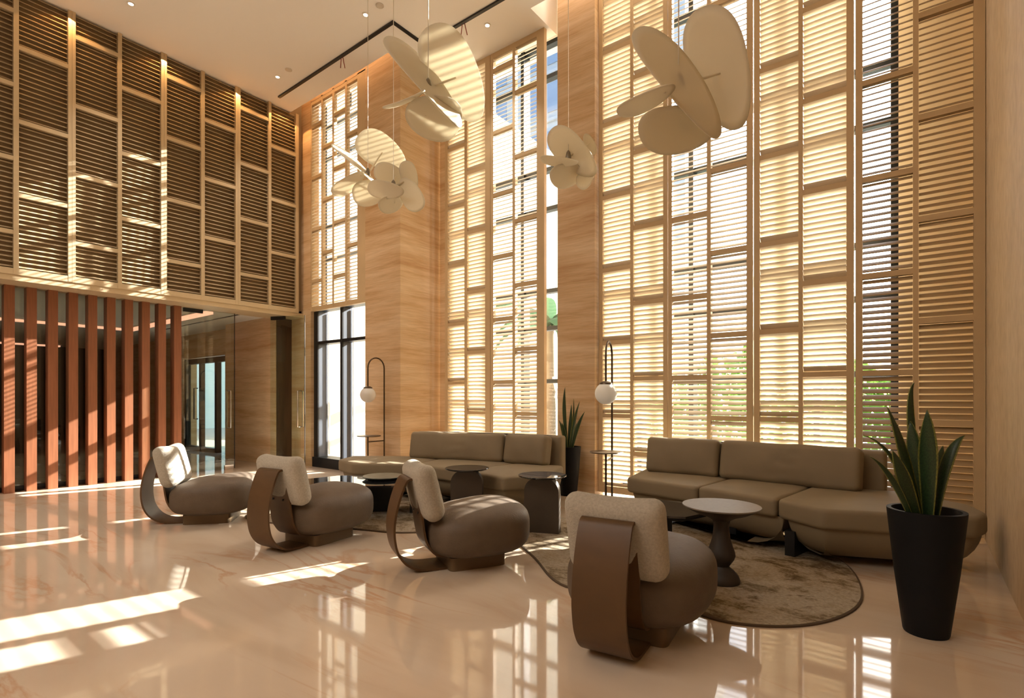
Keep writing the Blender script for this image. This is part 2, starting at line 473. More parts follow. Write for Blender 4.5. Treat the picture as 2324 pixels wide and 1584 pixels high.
# ---- glazing
def mullions(root, xs, z0, z1, y0, y1, wd):
    for x in xs: obj('mullion', B(x - wd / 2, y0, z0, x + wd / 2, y1, z1), M_BLACKMETAL, root)
TRANS = [0.06, 1.45, 2.24, 2.8, 4.03, 4.62, 6.0, 6.5]
def big_window(name, x0, x1, xs, label):
    root = struct_root(name, ((x0 + x1) / 2, GY, 0), label)
    mullions(root, xs, 0, 6.53, GY - 0.08, GY + 0.08, 0.06)
    for z in TRANS: obj('transom', B(x0, GY - 0.05, z - 0.03, x1, GY + 0.05, z + 0.03), M_BLACKMETAL, root)
    ed = [x0] + sorted(xs) + [x1]
    for a, b in zip(ed, ed[1:]):
        if b - a > 0.1: obj('pane', B(a, GY - 0.006, 0, b, GY + 0.006, 6.53), M_GLASS, root)
mx = [-0.19 - 0.683 * k for k in range(9)]
big_window('window_2', -6.07, -3.72, [-4.84, -5.53], 'black framed glazing behind the middle louvre screens')
big_window('window_3', -3.175, -0.16, [x for x in mx if -3.1 < x < -0.1], 'black framed glazing behind the right hand louvre screens')
# narrow window: clear black framed glass below, more glass behind its screen
r = struct_root('window_1', (-7.65, 5.3, 0), 'narrow black framed window with deep fins')
for x, a, b in ((-8.335, 0.09, 0.03), (-7.62, 0.03, 0.03), (-6.935, 0.03, 0.04)):
    obj('mullion', B(x - a, 5.26, 0, x + b, 5.285, 2.72), M_BLACKMETAL, r)
    obj('deep_fin', B(x - a, 5.2855, 0, x + b - 0.004, 5.46, 2.72), M_BLUEGREY, r)
    obj('upper_mullion', B(x - 0.02, 5.41, 2.72, x + 0.02, 5.45, 6.36), M_BLUEGREY, r)
for x in (-8.28, -7.565): obj('fin_edge', B(x - 0.012, 5.46, 0.2, x + 0.006, 5.485, 2.7), M_WHITE, r)
for z in (2.16, 2.74): obj('transom', B(-8.425, 5.27, z - 0.025, -6.9, 5.44, z + 0.025), M_BLACKMETAL, r)
for z in (3.62, 4.2, 5.4, 5.95): obj('transom', B(-8.425, 5.40, z - 0.02, -6.9, 5.45, z + 0.02), M_BLUEGREY, r)
obj('sill_plinth', B(-8.425, 5.225, 0, -6.9, 5.5, 0.17), M_BLACKMETAL, r)
for a, b in ((-8.3, -7.655), (-7.585, -6.97)): obj('pane', B(a, 5.43, 0.17, b, 5.442, 6.36), M_GLASS, r)

# ---- louvred screens
def slat_mesh(length, tilt, depth, thick, axis):
    """one elliptical louvre blade centred on the origin; tilt > 0 raises its outer edge"""
    prof = []
    for y, z in ((-0.5, -0.2), (-0.5, 0.2), (-0.25, 0.5), (0.25, 0.5), (0.5, 0.2), (0.5, -0.2), (0.25, -0.5), (-0.25, -0.5)):
        Y, Z = y * depth, z * thick
        prof.append((Y * math.cos(tilt) - Z * math.sin(tilt), Y * math.sin(tilt) + Z * math.cos(tilt)))
    h = length / 2
    if axis == 'x': rings = [[(s * h, y, z) for y, z in prof] for s in (-1, 1)]
    else: rings = [[(-y, s * h, z) for y, z in prof] for s in (-1, 1)]
    return MB().loft(rings)
SET_A = [0.98 + 0.9 * k for k in range(-1, 7)]
SET_B = [0.53 + 0.9 * k for k in range(0, 8)]
PITCH = 0.0563
def screen(name, label, cat, group, axis, plane, lo, hi, cols, rails, z0, z1, tilt, depth, smat, fmat, fd=0.06, back=1, topframe=True, thick=0.0105, sdepth=0.0):
    """frame of stiles and rails with separate slats. axis x: runs along x at y = plane; axis y: runs along y at x = plane.
    cols: clear spans between the stiles; rails: the rail heights per column."""
    mid = (lo + hi) / 2
    org = (mid, plane, z0) if axis == 'x' else (plane, mid, z0)
    root = thing(name, org, label, cat, group)
    def bx(a0, a1, d0, d1, zz0, zz1):
        return B(a0, plane + d0 * back, zz0, a1, plane + d1 * back, zz1) if axis == 'x' else B(plane + d0 * back, a0, zz0, plane + d1 * back, a1, zz1)
    edges = [lo] + [e for c in cols for e in c] + [hi]
    for a, b in zip(edges[0::2], edges[1::2]):
        obj('stile', bx(a, b, 0, fd, z0, z1), fmat, root)
    for (a, b), rz in zip(cols, rails):
        zs = [z for z in rz if z0 + 0.15 < z < z1 - 0.12]
        obj('bottom_rail', bx(a, b, 0.002, fd, z0, z0 + 0.075), fmat, root)
        if topframe: obj('top_rail', bx(a, b, 0.002, fd, z1 - 0.075, z1), fmat, root)
        for z in zs: obj('rail', bx(a, b, 0.003, fd, z - 0.026, z + 0.026), fmat, root)
        me = slat_mesh(b - a - 0.004, tilt, depth, thick, axis).mesh('slat', smat)
        lim = [z0 + 0.075] + [q for z in zs for q in (z - 0.026, z + 0.026)] + [z1 - (0.075 if topframe else 0.0)]
        cen = (a + b) / 2; off = (fd / 2 + sdepth) * back
        for s, e in zip(lim[0::2], lim[1::2]):
            k = max(1, int(round((e - s - 0.03) / PITCH))); st = (e - s) / k
            for i in range(k):
                z = s + st * (i + 0.5)
                o = link('slat', me, root)
                o.location = (cen - org[0], plane + off - org[1], z - z0) if axis == 'x' else (plane + off - org[0], cen - org[1], z - z0)
    return root
OPEN, SHUT = math.radians(35), math.radians(-45)
SG = 'louvred oak screens on the window wall'
AB, BA = (SET_A, SET_B), (SET_B, SET_A)
screen('louvre_screen', 'short four-column oak louvre screen above the clear black framed window', 'screen', SG, 'x', YW1, -8.42, -6.9,
       [(-8.40, -8.108), (-8.069, -7.786), (-7.736, -7.43), (-7.383, -7.103)], BA + BA, 2.71, 6.38, OPEN, 0.071, M_SLAT, M_FRAME)
screen('louvre_screen', 'tall oak louvre screen next to the projecting stone pilaster, behind the left sofa', 'screen', SG, 'x', YW2, -5.84, -4.928,
       [(-5.784, -5.433), (-5.379, -5.023)], BA, 0.03, 6.18, SHUT, 0.071, M_SLAT, M_FRAME)
screen('louvre_screen', 'tall oak louvre screen beside the uncovered strip of glass, left of the slim pillar', 'screen', SG, 'x', YW2, -4.918, -3.983,
       [(-4.87, -4.519), (-4.473, -4.105)], BA, 0.03, 6.18, OPEN, 0.071, M_SLAT, M_FRAME)
screen('louvre_screen', 'glowing closed louvre screen against the slim pillar, behind the arched lamp', 'screen', SG, 'x', YW2, -3.165, -2.282,
       [(-3.11, -2.741), (-2.702, -2.331)], AB, 0.03, 6.75, SHUT, 0.071, M_SLAT, M_FRAME)
screen('louvre_screen', 'open louvre screen with sky between its slats, behind the largest hanging flower', 'screen', SG, 'x', YW2, -2.272, -1.367,
       [(-2.227, -1.837), (-1.795, -1.428)], BA, 0.03, 6.75, OPEN, 0.071, M_SLAT, M_FRAME)
screen('louvre_screen', 'glowing closed louvre screen behind the long back cushion of the right sofa', 'screen', SG, 'x', YW2, -1.357, -0.479,
       [(-1.30, -0.943), (-0.904, -0.538)], AB, 0.03, 6.75, SHUT, 0.071, M_SLAT, M_FRAME)
screen('louvre_screen', 'shadowed louvre screen in the corner by the pale right wall', 'screen', SG, 'x', YW2, -0.467, 0.444,
       [(-0.412, -0.036), (0.004, 0.372)], BA, 0.03, 6.75, OPEN, 0.071, M_SLAT_SHADED, M_FRAME)
LA = [3.66 + 0.895 * k for k in range(-1, 4)]; LB = [3.2 + 0.89 * k for k in range(0, 4)]
LG = 'lattice panels on the wall above the timber fins'
LAT = [('champagne slatted wall panel cut by the edge of the picture', 0.91, 1.956, [(0.965, 1.402), (1.45, 1.919)], (LB, LA)),
       ('champagne slatted wall panel third from the window corner, striped with sunlight', 1.958, 3.004, [(1.995, 2.451), (2.496, 2.969)], (LB, LA)),
       ('champagne slatted wall panel second from the window corner, in shade', 3.006, 4.054, [(3.042, 3.506), (3.556, 4.017)], (LB, LA)),
       ('champagne slatted wall panel in the corner beside the narrow window', 4.056, 5.10, [(4.093, 4.558), (4.604, 5.05)], (LB, LA))]
for lab, lo, hi, cols, rl in LAT:
    screen('lattice_panel', lab, 'wall panel', LG, 'y', XL, lo, hi, cols, rl, 2.69, 6.18, math.radians(32), 0.046, M_LSLAT, M_LATT, fd=0.065, back=-1, topframe=False, sdepth=0.012)

# ---- hall behind the lattice wall
struct('ceiling_hall', B(-21, -8, 2.66, -8.72, 5.2, 2.74), M_CEIL, label='low plaster ceiling of the hall beyond the glass')
struct('wall_hall_right', B(-10.97, 4.9, 0, -9.055, 5.2, 2.66), T_WALL, label='travertine wall of the hall beyond the glass doors')
struct('trim_2', B(-9.06, 4.915, 0, -9.045, 5.2, 2.66), M_DARKWOOD, label='dark stained jamb panel by the glass door')
wh = MB(); wh.box(-11.66, 5.2, 0, -10.9, 5.5, 2.66); wh.box(-13.8, 5.2, 2.12, -11.66, 5.5, 2.66); wh.box(-21, 5.2, 0, -13.8, 5.5, 2.66)
struct('wall_hall_end', wh, T_WALL)
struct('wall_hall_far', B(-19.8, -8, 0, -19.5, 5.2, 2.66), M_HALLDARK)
struct('wall_hall_side', B(-15.6, -8, 0, -15.4, 2.9, 2.2), M_HALLDARK, label='wall deep in the hall, its shade put into a dark colour')
r = struct_root('door_2', (-12.7, 5.25, 0), 'black framed glass double doors to the outside at the end of the hall')
for a, b in ((-13.78, -13.68), (-12.99, -12.91), (-12.2, -12.1), (-11.69, -11.66)): obj('door_frame', B(a, 5.22, 0, b, 5.32, 2.1), M_BLACKMETAL, r)
obj('door_frame', B(-13.78, 5.22, 1.98, -11.66, 5.32, 2.1), M_BLACKMETAL, r); obj('door_frame', B(-13.78, 5.22, 0, -12.1, 5.32, 0.09), M_BLACKMETAL, r)
for a, b in ((-13.68, -12.99), (-12.91, -12.2), (-12.1, -11.69)): obj('pane', B(a, 5.27, 0.0, b, 5.28, 1.98), M_GLASS_IN, r)
for x in (-13.1, -12.8):
    obj('door_handle', MB().tube([(x, 5.24, 0.72), (x, 5.16, 0.72), (x, 5.16, 1.42), (x, 5.24, 1.42)], 0.014, 8), M_BLACKMETAL, r)
# glass partition, with one leaf shut and one leaf swung open into the lobby
r = struct_root('window_4', (-9.24, -2, 0), 'frameless glass partition behind the timber fins')
for a, b in ((-4.0, 0.0), (0.004, 1.7), (1.704, 3.4)): obj('pane', B(-9.25, a, 0.02, -9.238, b, 2.66), M_GLASS_IN, r)
obj('floor_channel', B(-9.27, -8, 0, -9.22, 3.4, 0.06), M_BLACKMETAL, r)
def leaf(name, label, loc, ang, L, lab2):
    root = struct_root(name, loc, label)
    root.rotation_euler = (0, 0, ang)
    def part(n, mb, m, sm=False): return link(n, mb.mesh(n, m, sm), root)
    part('pane', B(0, -0.006, 0.02, L, 0.006, 2.62), M_GLASS_IN)
    part('edge_strip', B(L, -0.006, 0.02, L + 0.008, 0.006, 2.62), M_BLACKMETAL)
    part('top_patch', B(0.02, -0.02, 2.56, 0.30, 0.02, 2.655), M_BLACKMETAL)
    part('bottom_patch', B(L - 0.16, -0.02, 0.0, L - 0.02, 0.02, 0.08), M_CHROME)
    hx = L - 0.09
    for s in (-1, 1):
        part('door_handle', MB().tube([(hx, 0, 0.70), (hx, s * 0.07, 0.70), (hx, s * 0.07, 1.32), (hx, 0, 1.32)], 0.012, 8), M_CHROME, True)
leaf('door_1', 'frameless glass door leaf, shut, beside the timber fins', (-9.15, 3.43, 0), PI / 2, 0.80, '')
leaf('door_3', 'frameless glass door leaf swung open beside the narrow window', (-9.0, 4.78, 0), math.atan2(0.26, 0.66), 0.70, '')
struct('trim_3', B(-9.2, 0.9, 2.62, -8.655, 5.2, 2.69), M_LATT, label='champagne soffit edge under the lattice')

fs = thing('timber_fin_screen', (-9.12, 2.3, 0), 'row of upright red-brown timber fins standing in front of the glass partition', 'screen')
fm = B(-0.075, -0.05, -1.31, 0.075, 0.05, 1.31).mesh('fin', M_FIN)
for k in range(13):
    o = link('fin', fm, fs); o.location = (-0.005, 1.43 + 0.2117 * (k - 3) - 2.3, 1.31)

# cove lights and a slot in the hall ceiling
def cove(x0, y0, x1, y1, label):
    t = thing('cove_light', ((x0 + x1) / 2, (y0 + y1) / 2, 2.6), label, 'light', 'cove lights in the hall ceiling')
    obj('diffuser', B(x0, y0, 2.605, x1, y1, 2.645), M_COVE, t)
    obj('housing', B(x0 - 0.03, y0 - 0.03, 2.645, x1 + 0.03, y1 + 0.03, 2.664), M_WHITE, t)
cove(-13.05, 3.88, -9.4, 4.0, 'salmon glowing cove light running along the hall towards the glass doors')
cove(-13.2, -3.0, -13.08, 4.0, 'salmon glowing cove light seen across the gaps between the timber fins, upper one')
cove(-18.9, -3.0, -18.78, 4.0, 'salmon glowing cove light deepest in the hall, lower one between the fins')
t = thing('ceiling_slot', (-11, 4.4, 2.65), 'thin black slot in the hall ceiling turning a corner by the door', 'vent')
obj('slot', B(-13.0, 4.42, 2.652, -9.35, 4.45, 2.662), M_BLACKMETAL, t); obj('slot', B(-9.38, 3.0, 2.652, -9.35, 4.42, 2.662), M_BLACKMETAL, t)

# ------------------------------------------------------------------ lobby ceiling fittings
t = thing('track_light', (-5.5, 4.9, ZC), 'long black ceiling track that jogs sideways in the middle', 'light')
zz = (ZC - 0.024, ZC)
obj('track', B(-8.38, 4.575, zz[0], -5.49, 4.615, zz[1]), M_BLACKMETAL, t)
obj('track', B(-5.53, 4.615, zz[0], -5.49, 5.14, zz[1]), M_BLACKMETAL, t)
obj('track', B(-5.53, 5.14, zz[0], -3.3, 5.18, zz[1]), M_BLACKMETAL, t)
for k, (x, y) in enumerate(((-6.66, 4.61), (-4.78, 5.17))):
    t = thing('wire_tie', (x, y, ZC - 0.02), ['small red wire tie dangling from the track left of the jog', 'small red wire tie dangling from the track right of the jog'][k], 'tie', 'red wire ties')
    m = MB(); m.tube([(x - 0.02, y, ZC - 0.02), (x - 0.05, y + 0.01, ZC - 0.15)], 0.006, 6); m.tube([(x + 0.02, y, ZC - 0.02), (x + 0.07, y, ZC - 0.2)], 0.006, 6)
    obj('tie', m, M_RED, t)
DL = [(-7.887, 2.372, 'recessed downlight above the sunlit lattice panel'), (-7.878, 4.297, 'recessed downlight near the corner end of the black track'),
      (-5.693, 4.297, 'recessed downlight over the left hanging flowers'), (-4.565, 5.408, 'recessed downlight over the middle louvre screens'),
      ]
for x, y, lab in DL:
    t = thing('downlight', (x, y, ZC), lab, 'light', 'ceiling downlights')
    obj('trim_ring', MB().lathe([(0.028, -0.008), (0.046, -0.008), (0.046, 0.0), (0.028, 0.0), (0.028, -0.008)], 20, (x, y, ZC), False), M_WHITE, t)
    obj('lens', MB().lathe([(0.0005, -0.007), (0.0275, -0.007), (0.0275, 0.0), (0.0005, 0.0)], 20, (x, y, ZC)), M_LIGHT, t)
    sp = bpy.data.lights.new('downlight_lamp', 'SPOT'); sp.energy = 90; sp.spot_size = math.radians(75); sp.spot_blend = 0.6; sp.color = WARM; sp.shadow_soft_size = 0.0
    o = bpy.data.objects.new('downlight_lamp', sp); COL.objects.link(o); o.parent = t; o.location = (0, 0, -0.03)
for x, y, lab in ((-7.576, 4.306, 'round sprinkler cover in the ceiling nearer the lattice corner'), (-5.417, 4.305, 'round sprinkler cover in the ceiling beside the middle downlight')):
    t = thing('sprinkler_cover', (x, y, ZC), lab, 'sprinkler', 'ceiling sprinkler covers')
    obj('cap', MB().lathe([(0.0005, -0.014), (0.04, -0.014), (0.05, -0.008), (0.05, 0.004), (0.0005, 0.004)], 20, (x, y, ZC)), M_GREYCAP, t)
# warm wash from a lamp strip hidden in the gap above the lattice
for y in (1.9, 3.0, 4.0, 4.8):
    ld = bpy.data.lights.new('lattice_wash_lamp', 'SPOT'); ld.energy = 22; ld.color = (1.0, 0.52, 0.2); ld.spot_size = math.radians(120); ld.shadow_soft_size = 0.0
    o = bpy.data.objects.new('lattice_wash_lamp', ld); COL.objects.link(o); o.location = (XL + 0.12, y, ZC - 0.03)

for nm, x, y, sx, e, colr in (('screen_slot_lamp', -1.75, 5.68, 4.2, 26, (1.0, 0.80, 0.62)), ('window_slot_lamp', -7.5, 5.09, 2.6, 9, (1.0, 0.62, 0.32))):
    area(nm, (x, y, 6.86), (sx, 0.08), e, colr)

# ------------------------------------------------------------------ rugs
def rug(pts, label):
    p = bspline(pts, 10)
    n = len(p); cxx = sum(a for a, b in p) / n; cyy = sum(b for a, b in p) / n
    t = thing('rug', (cxx, cyy, 0), label, 'rug', 'rugs under the seating groups')
    obj('pile', MB().loft([[(x, y, 0.001) for x, y in inset(p, 0.012)], [(x, y, 0.013) for x, y in inset(p, 0.012)]]), M_RUG, t)
    obj('binding', MB().loft([[(x, y, 0.0) for x, y in p], [(x, y, 0.009) for x, y in p], [(x, y, 0.012) for x, y in inset(p, 0.006)], [(x, y, 0.012) for x, y in inset(p, 0.016)], [(x, y, 0.0) for x, y in inset(p, 0.016)]], False, False), M_RUGEDGE, t)
rug([(-0.26, 3.75), (-0.42, 3.2), (-0.80, 2.93), (-1.3, 3.02), (-1.77, 2.86), (-2.26, 3.22), (-2.85, 3.72), (-2.9, 4.3), (-2.4, 4.85), (-1.5, 5.0), (-0.8, 4.85), (-0.42, 4.5)], 'mottled brown and cream rug under the right sofa and round pedestal table')
rug([(-5.6, 2.85), (-5.25, 2.55), (-4.75, 2.66), (-4.03, 2.96), (-3.6, 3.14), (-3.15, 3.7), (-3.1, 4.3), (-3.7, 4.7), (-4.6, 4.6), (-5.3, 4.2), (-5.65, 3.5)], 'mottled brown and cream rug under the left sofa and mirror topped table')

# ------------------------------------------------------------------ lounge chairs
def superell(a, b, c, e1, e2, nu=40, nv=24, shape=None):
    def sp(x, e): return math.copysign(abs(x) ** e, x)
    rings = []
    for j in range(1, nv):
        et = -PI / 2 + PI * j / nv
        rings.append([(a * sp(math.cos(et), e1) * sp(math.cos(2 * PI * i / nu), e2), b * sp(math.cos(et), e1) * sp(math.sin(2 * PI * i / nu), e2), c * sp(math.sin(et), e1)) for i in range(nu)])
    m = MB(); m.loft(rings)
    if shape: m.v = [shape(*p) for p in m.v]
    return m
def make_chair(label):
    root = thing('lounge_chair', (0, 0, 0), label, 'chair', 'loop backed lounge chairs')
    def part(n, mb, m, ang=None): return link(n, mb.mesh(n, m, True, ang), root)
    pl = rounded([(-0.2, -0.2), (0.2, -0.2), (0.2, 0.22), (-0.2, 0.22)], 0.05)
    part('plinth', MB().prism(pl, 0.0, 0.09), M_PLINTH, 30)
    def sh(x, y, z):
        t = y / 0.38
        return (x * (1 + 0.05 * t), y + 0.045, 0.255 + z * (1.0 + 0.1 * t) + 0.022 * t)
    part('seat', superell(0.37, 0.38, 0.178, 0.62, 0.72, 48, 28, sh), M_SEAT, 60)
    path = [(-0.02, 0.088), (-0.14, 0.016), (-0.26, 0.010), (-0.36, 0.014), (-0.435, 0.034), (-0.50, 0.08), (-0.545, 0.15), (-0.565, 0.23), (-0.57, 0.31), (-0.562, 0.39), (-0.545, 0.47),
            (-0.52, 0.55), (-0.492, 0.615), (-0.475, 0.637), (-0.452, 0.643), (-0.432, 0.63), (-0.425, 0.585), (-0.408, 0.5), (-0.385, 0.41), (-0.374, 0.34), (-0.364, 0.27), (-0.342, 0.19), (-0.28, 0.11), (-0.18, 0.088)]
    pts = []
    for i in range(len(path) - 1):
        p0, p1, p2, p3 = (path[max(0, min(len(path) - 1, i + k - 1))] for k in range(4))
        for q in range(4):
            t = q / 4
            pts.append(tuple(0.5 * (2 * b + (c_ - a) * t + (2 * a - 5 * b + 4 * c_ - d) * t * t + (3 * b - a - 3 * c_ + d) * t ** 3) for a, b, c_, d in zip(p0, p1, p2, p3)))
    pts.append(path[-1])
    th = 0.0075; rings = []
    for i, (y, z) in enumerate(pts):
        a = pts[max(0, i - 1)]; b = pts[min(len(pts) - 1, i + 1)]
        tv = Vector((b[0] - a[0], b[1] - a[1])).normalized(); nn = (-tv.y, tv.x)
        rings.append([(-0.125, y + nn[0] * th, z + nn[1] * th), (0.125, y + nn[0] * th, z + nn[1] * th), (0.125, y - nn[0] * th, z - nn[1] * th), (-0.125, y - nn[0] * th, z - nn[1] * th)])
    part('loop_band', MB().loft(rings), M_BAND, 35)
    m = rbox(0.485, 0.41, 0.145, 0.07, 14, puff=0.18, sag=0.022)
    place(m, (0, -0.345, 0.555), rx=math.radians(14))
    o = link('back_pillow', weld(m.mesh('back_pillow', M_BOUCLE, True, 80)), root)
    for dx in (-0.06, 0.06):
        m = MB().lathe([(0.0005, 0), (0.009, 0), (0.009, 0.004), (0.0005, 0.004)], 10)
        place(m, (dx, -0.394, 0.40), rx=math.radians(75)); link('screw', m.mesh('screw', M_BLACKMETAL, True), root)
    return root
def copy_tree(o, parent=None):
    c = o.copy(); COL.objects.link(c)
    if parent is not None: c.parent = parent
    for ch in list(o.children): copy_tree(ch, c)
    return c
CH = [(-5.53, 2.34, 50, 'lounge chair farthest from the camera, its pale back pillow striped with sun'),
      (-4.06, 2.58, 98, 'lounge chair second from the fins, its broad loop band seen from behind in shade'),
      (-2.63, 2.90, 62, 'lounge chair seen side-on with a stripe of sun across its seat'),
      (-1.175, 2.625, 97, 'nearest lounge chair, its brown loop band turned to the camera')]
first = None
for x, y, a, lab in CH:
    c = make_chair(lab) if first is None else copy_tree(first)
    first = first or c
    c.location = (x, y, 0); c.rotation_euler = (0, 0, math.radians(a - 90)); c['label'] = lab

# ------------------------------------------------------------------ sofas
def hull(poly):
    p = rounded(poly, 0.05)
    cx = sum(x for x, y in p) / len(p); cyy = sum(y for x, y in p) / len(p)
    rings = []
    for z, s in ((0.045, 0.30), (0.05, 0.22), (0.075, 0.145), (0.12, 0.085), (0.17, 0.048), (0.22, 0.025), (0.265, 0.012), (0.287, 0.012)):
        rings.append([(x, y, z) for x, y in inset(p, s)])
    return MB().loft(rings)
def ribbon(pts, th, z0, z1, r=0.03, lean=0.0):
    """upright curved slab along pts (2D), thickness th to the left of the path"""
    P = [Vector(p) for p in pts]; n = len(P); a = []; b = []
    for i in range(n):
        t = (P[min(i + 1, n - 1)] - P[max(i - 1, 0)]).normalized(); nn = Vector((-t.y, t.x))
        a.append(P[i]); b.append(P[i] + nn * th)
    return cushion([tuple(p) for p in a] + [tuple(p) for p in b[::-1]], z0, z1, r, 0.0, 0.04)
def sofa(loc, label, hulls, legs, seats, back, cushions):
    root = thing('sectional_sofa', loc, label, 'sofa', 'curved sectional sofas')
    for h_ in hulls: obj('upholstered_base', hull(h_), M_SOFA, root, True, 50)
    for (x, y, a, l_, wd, z) in legs:
        m = B(-l_ / 2, -wd / 2, 0.0135, l_ / 2, wd / 2, z); place(m, (x, y, 0), rz=math.radians(a)); obj('leg', m, M_BLACKMETAL, root)
    for s in seats: obj('seat_cushion', cushion(s, 0.283, 0.43, 0.032, 0.012, 0.05), M_SOFA, root, True, 60)
    obj('backrest', ribbon(back, 0.13, 0.25, 0.755), M_SOFA, root, True, 50)
    for (x0, y0, x1, y1, z1, bend) in cushions:
        L = math.hypot(x1 - x0, y1 - y0)
        m = rbox(L - 0.012, z1 - 0.415, 0.19, 0.05, 36, puff=0.28, bend=bend)
        # soft creases
        def crease(x, y, z):
            if y > 0: return (x, y, z)
            d = 0.004 * math.sin(x * 19 + z * 9) * math.cos(z * 7 + x * 5)
            for c0, sl, wd_, dp in ((-0.06, 0.35, 0.022, 0.020), (0.05, 0.55, 0.018, 0.013), (-0.17, 0.2, 0.02, 0.009)):
                if L > 0.9: d += dp * math.exp(-((x - c0 - sl * z) / wd_) ** 2) * max(0, 1 - (z / 0.2) ** 2)
            return (x, y + d, z + 0.004 * math.sin(x * 13))
        m.v = [crease(*p) for p in m.v]
        place(m, ((x0 + x1) / 2, (y0 + y1) / 2, (z1 + 0.415) / 2), rx=math.radians(-11), rz=math.atan2(y1 - y0, x1 - x0))
        me = None
        off = root.location
        m.v = [(x - off.x, y - off.y, z - off.z) for x, y, z in m.v]
        link('back_cushion', weld(m.mesh('back_cushion', M_SOFA, True, 80)), root)
    return root
sofa((-1.0, 4.95, 0), 'taupe curved sofa on the right, its chaise end behind the tall black planter',
     [[(-2.22, 4.80), (-1.52, 4.66), (-0.80, 4.46), (-0.72, 5.36), (-2.36, 5.5)], [(-0.80, 4.44), (-0.535, 4.24), (0.30, 4.58), (0.36, 4.76), (0.28, 5.05), (-0.12, 5.42), (-0.68, 5.34)]],
     [(-1.22, 4.95, 80, 0.5, 0.09, 0.12), (-0.70, 4.72, 78, 0.62, 0.07, 0.20), (-1.9, 5.1, 95, 0.5, 0.09, 0.12), (0.0, 4.9, 80, 0.4, 0.09, 0.08)],
     [[(-2.25, 4.76), (-1.52, 4.61), (-1.425, 5.42), (-2.37, 5.5)], [(-1.515, 4.61), (-0.858, 4.43), (-0.735, 5.33), (-1.42, 5.42)],
      [(-0.852, 4.43), (-0.535, 4.21), (0.31, 4.55), (0.375, 4.75), (0.3, 5.06), (-0.1, 5.43), (-0.73, 5.33)]],
     [(-2.33, 5.44), (-1.8, 5.49), (-1.4, 5.49), (-0.8, 5.45), (-0.22, 5.36)],
     [(-2.27, 5.33, -1.53, 5.365, 0.785, 0.0), (-1.52, 5.36, -0.36, 5.215, 0.785, 0.03)])
sofa((-4.4, 4.5, 0), 'taupe curved sofa on the left, its chaise end towards the narrow window',
     [[(-5.75, 3.97), (-5.33, 3.87), (-4.55, 4.24), (-4.75, 4.9), (-5.35, 4.74), (-5.95, 4.33)], [(-4.5, 4.24), (-3.85, 4.2), (-3.22, 4.06), (-3.0, 4.55), (-3.2, 5.12), (-3.75, 5.08), (-4.72, 4.9)]],
     [(-5.2, 4.3, 20, 0.5, 0.09, 0.1), (-4.6, 4.5, 100, 0.5, 0.08, 0.16), (-3.6, 4.55, 95, 0.5, 0.09, 0.1)],
     [[(-5.78, 3.94), (-5.33, 3.83), (-4.66, 4.2), (-4.87, 4.9), (-5.36, 4.74), (-5.99, 4.32)], [(-4.655, 4.2), (-3.86, 4.16), (-3.77, 5.09), (-4.865, 4.9)],
      [(-3.855, 4.16), (-3.2, 4.03), (-2.98, 4.55), (-3.2, 5.14), (-3.765, 5.09)]],
     [(-5.27, 4.77), (-4.9, 4.95), (-4.4, 5.13), (-3.8, 5.22), (-3.3, 5.24)],
     [(-5.21, 4.665, -3.95, 5.03, 0.765, 0.035), (-3.94, 5.03, -3.36, 5.08, 0.765, 0.0)])

# ------------------------------------------------------------------ tables
def side_table(x, y, ang, label):
    t = thing('side_table', (0, 0, 0), label, 'table', 'arch legged side tables')
    m = MB(); wv = 0.155; H = 0.488
    prof = [(-wv, 0.0), (-wv, H - 0.13)]
    for k in range(1, 8): a = PI - k / 8 * PI / 2; prof.append((-wv + 0.13 + 0.13 * math.cos(a), H - 0.13 + 0.13 * math.sin(a)))
    prof += [(-wv + 0.13, H)]
    prof = prof + [(-px, pz) for px, pz in prof[::-1]]
    m.loft([[(px, s * 0.05 - 0.02 * (1 - (px / wv) ** 2) * (1 if s < 0 else -0.2), pz) for px, pz in prof] for s in (-1, 1)])
    link('arch_leg', m.mesh('arch_leg', M_TABLEWOOD, True, 30), t)
    link('table_top', MB().lathe([(0.0005, 0.486), (0.195, 0.488), (0.213, 0.496), (0.215, 0.502), (0.21, 0.506), (0.0005, 0.506)], 48).mesh('table_top', M_TABLETOP, True, 30), t)
    t.location = (x, y, 0.0135); t.rotation_euler = (0, 0, math.radians(ang))
    return t
side_table(-2.645, 3.89, 22, 'arch legged side table with black mirror top at the edge of the right rug')
side_table(-3.50, 3.84, 34, 'arch legged side table with a dark round top, in front of the left sofa')

x, y = -1.012, 3.547
t = thing('pedestal_table', (x, y, 0.012), 'round stone topped table on a dark turned pedestal, in front of the right sofa', 'table')
prof = [(0.0005, 0.0135), (0.112, 0.0135), (0.114, 0.03), (0.105, 0.055), (0.08, 0.085), (0.055, 0.105), (0.048, 0.115), (0.058, 0.13), (0.078, 0.16), (0.086, 0.185), (0.082, 0.21), (0.068, 0.25), (0.056, 0.29), (0.049, 0.34), (0.047, 0.38),
        (0.055, 0.41), (0.10, 0.435), (0.16, 0.455), (0.205, 0.478), (0.228, 0.494), (0.0005, 0.494)]
obj('pedestal', MB().lathe(prof, 48, (x, y, 0)), M_STEM, t, True, 40)
obj('table_top', MB().lathe([(0.0005, 0.4935), (0.23, 0.4935), (0.24, 0.500), (0.24, 0.506), (0.0005, 0.506)], 56, (x, y, 0)), M_STONE, t, True, 40)

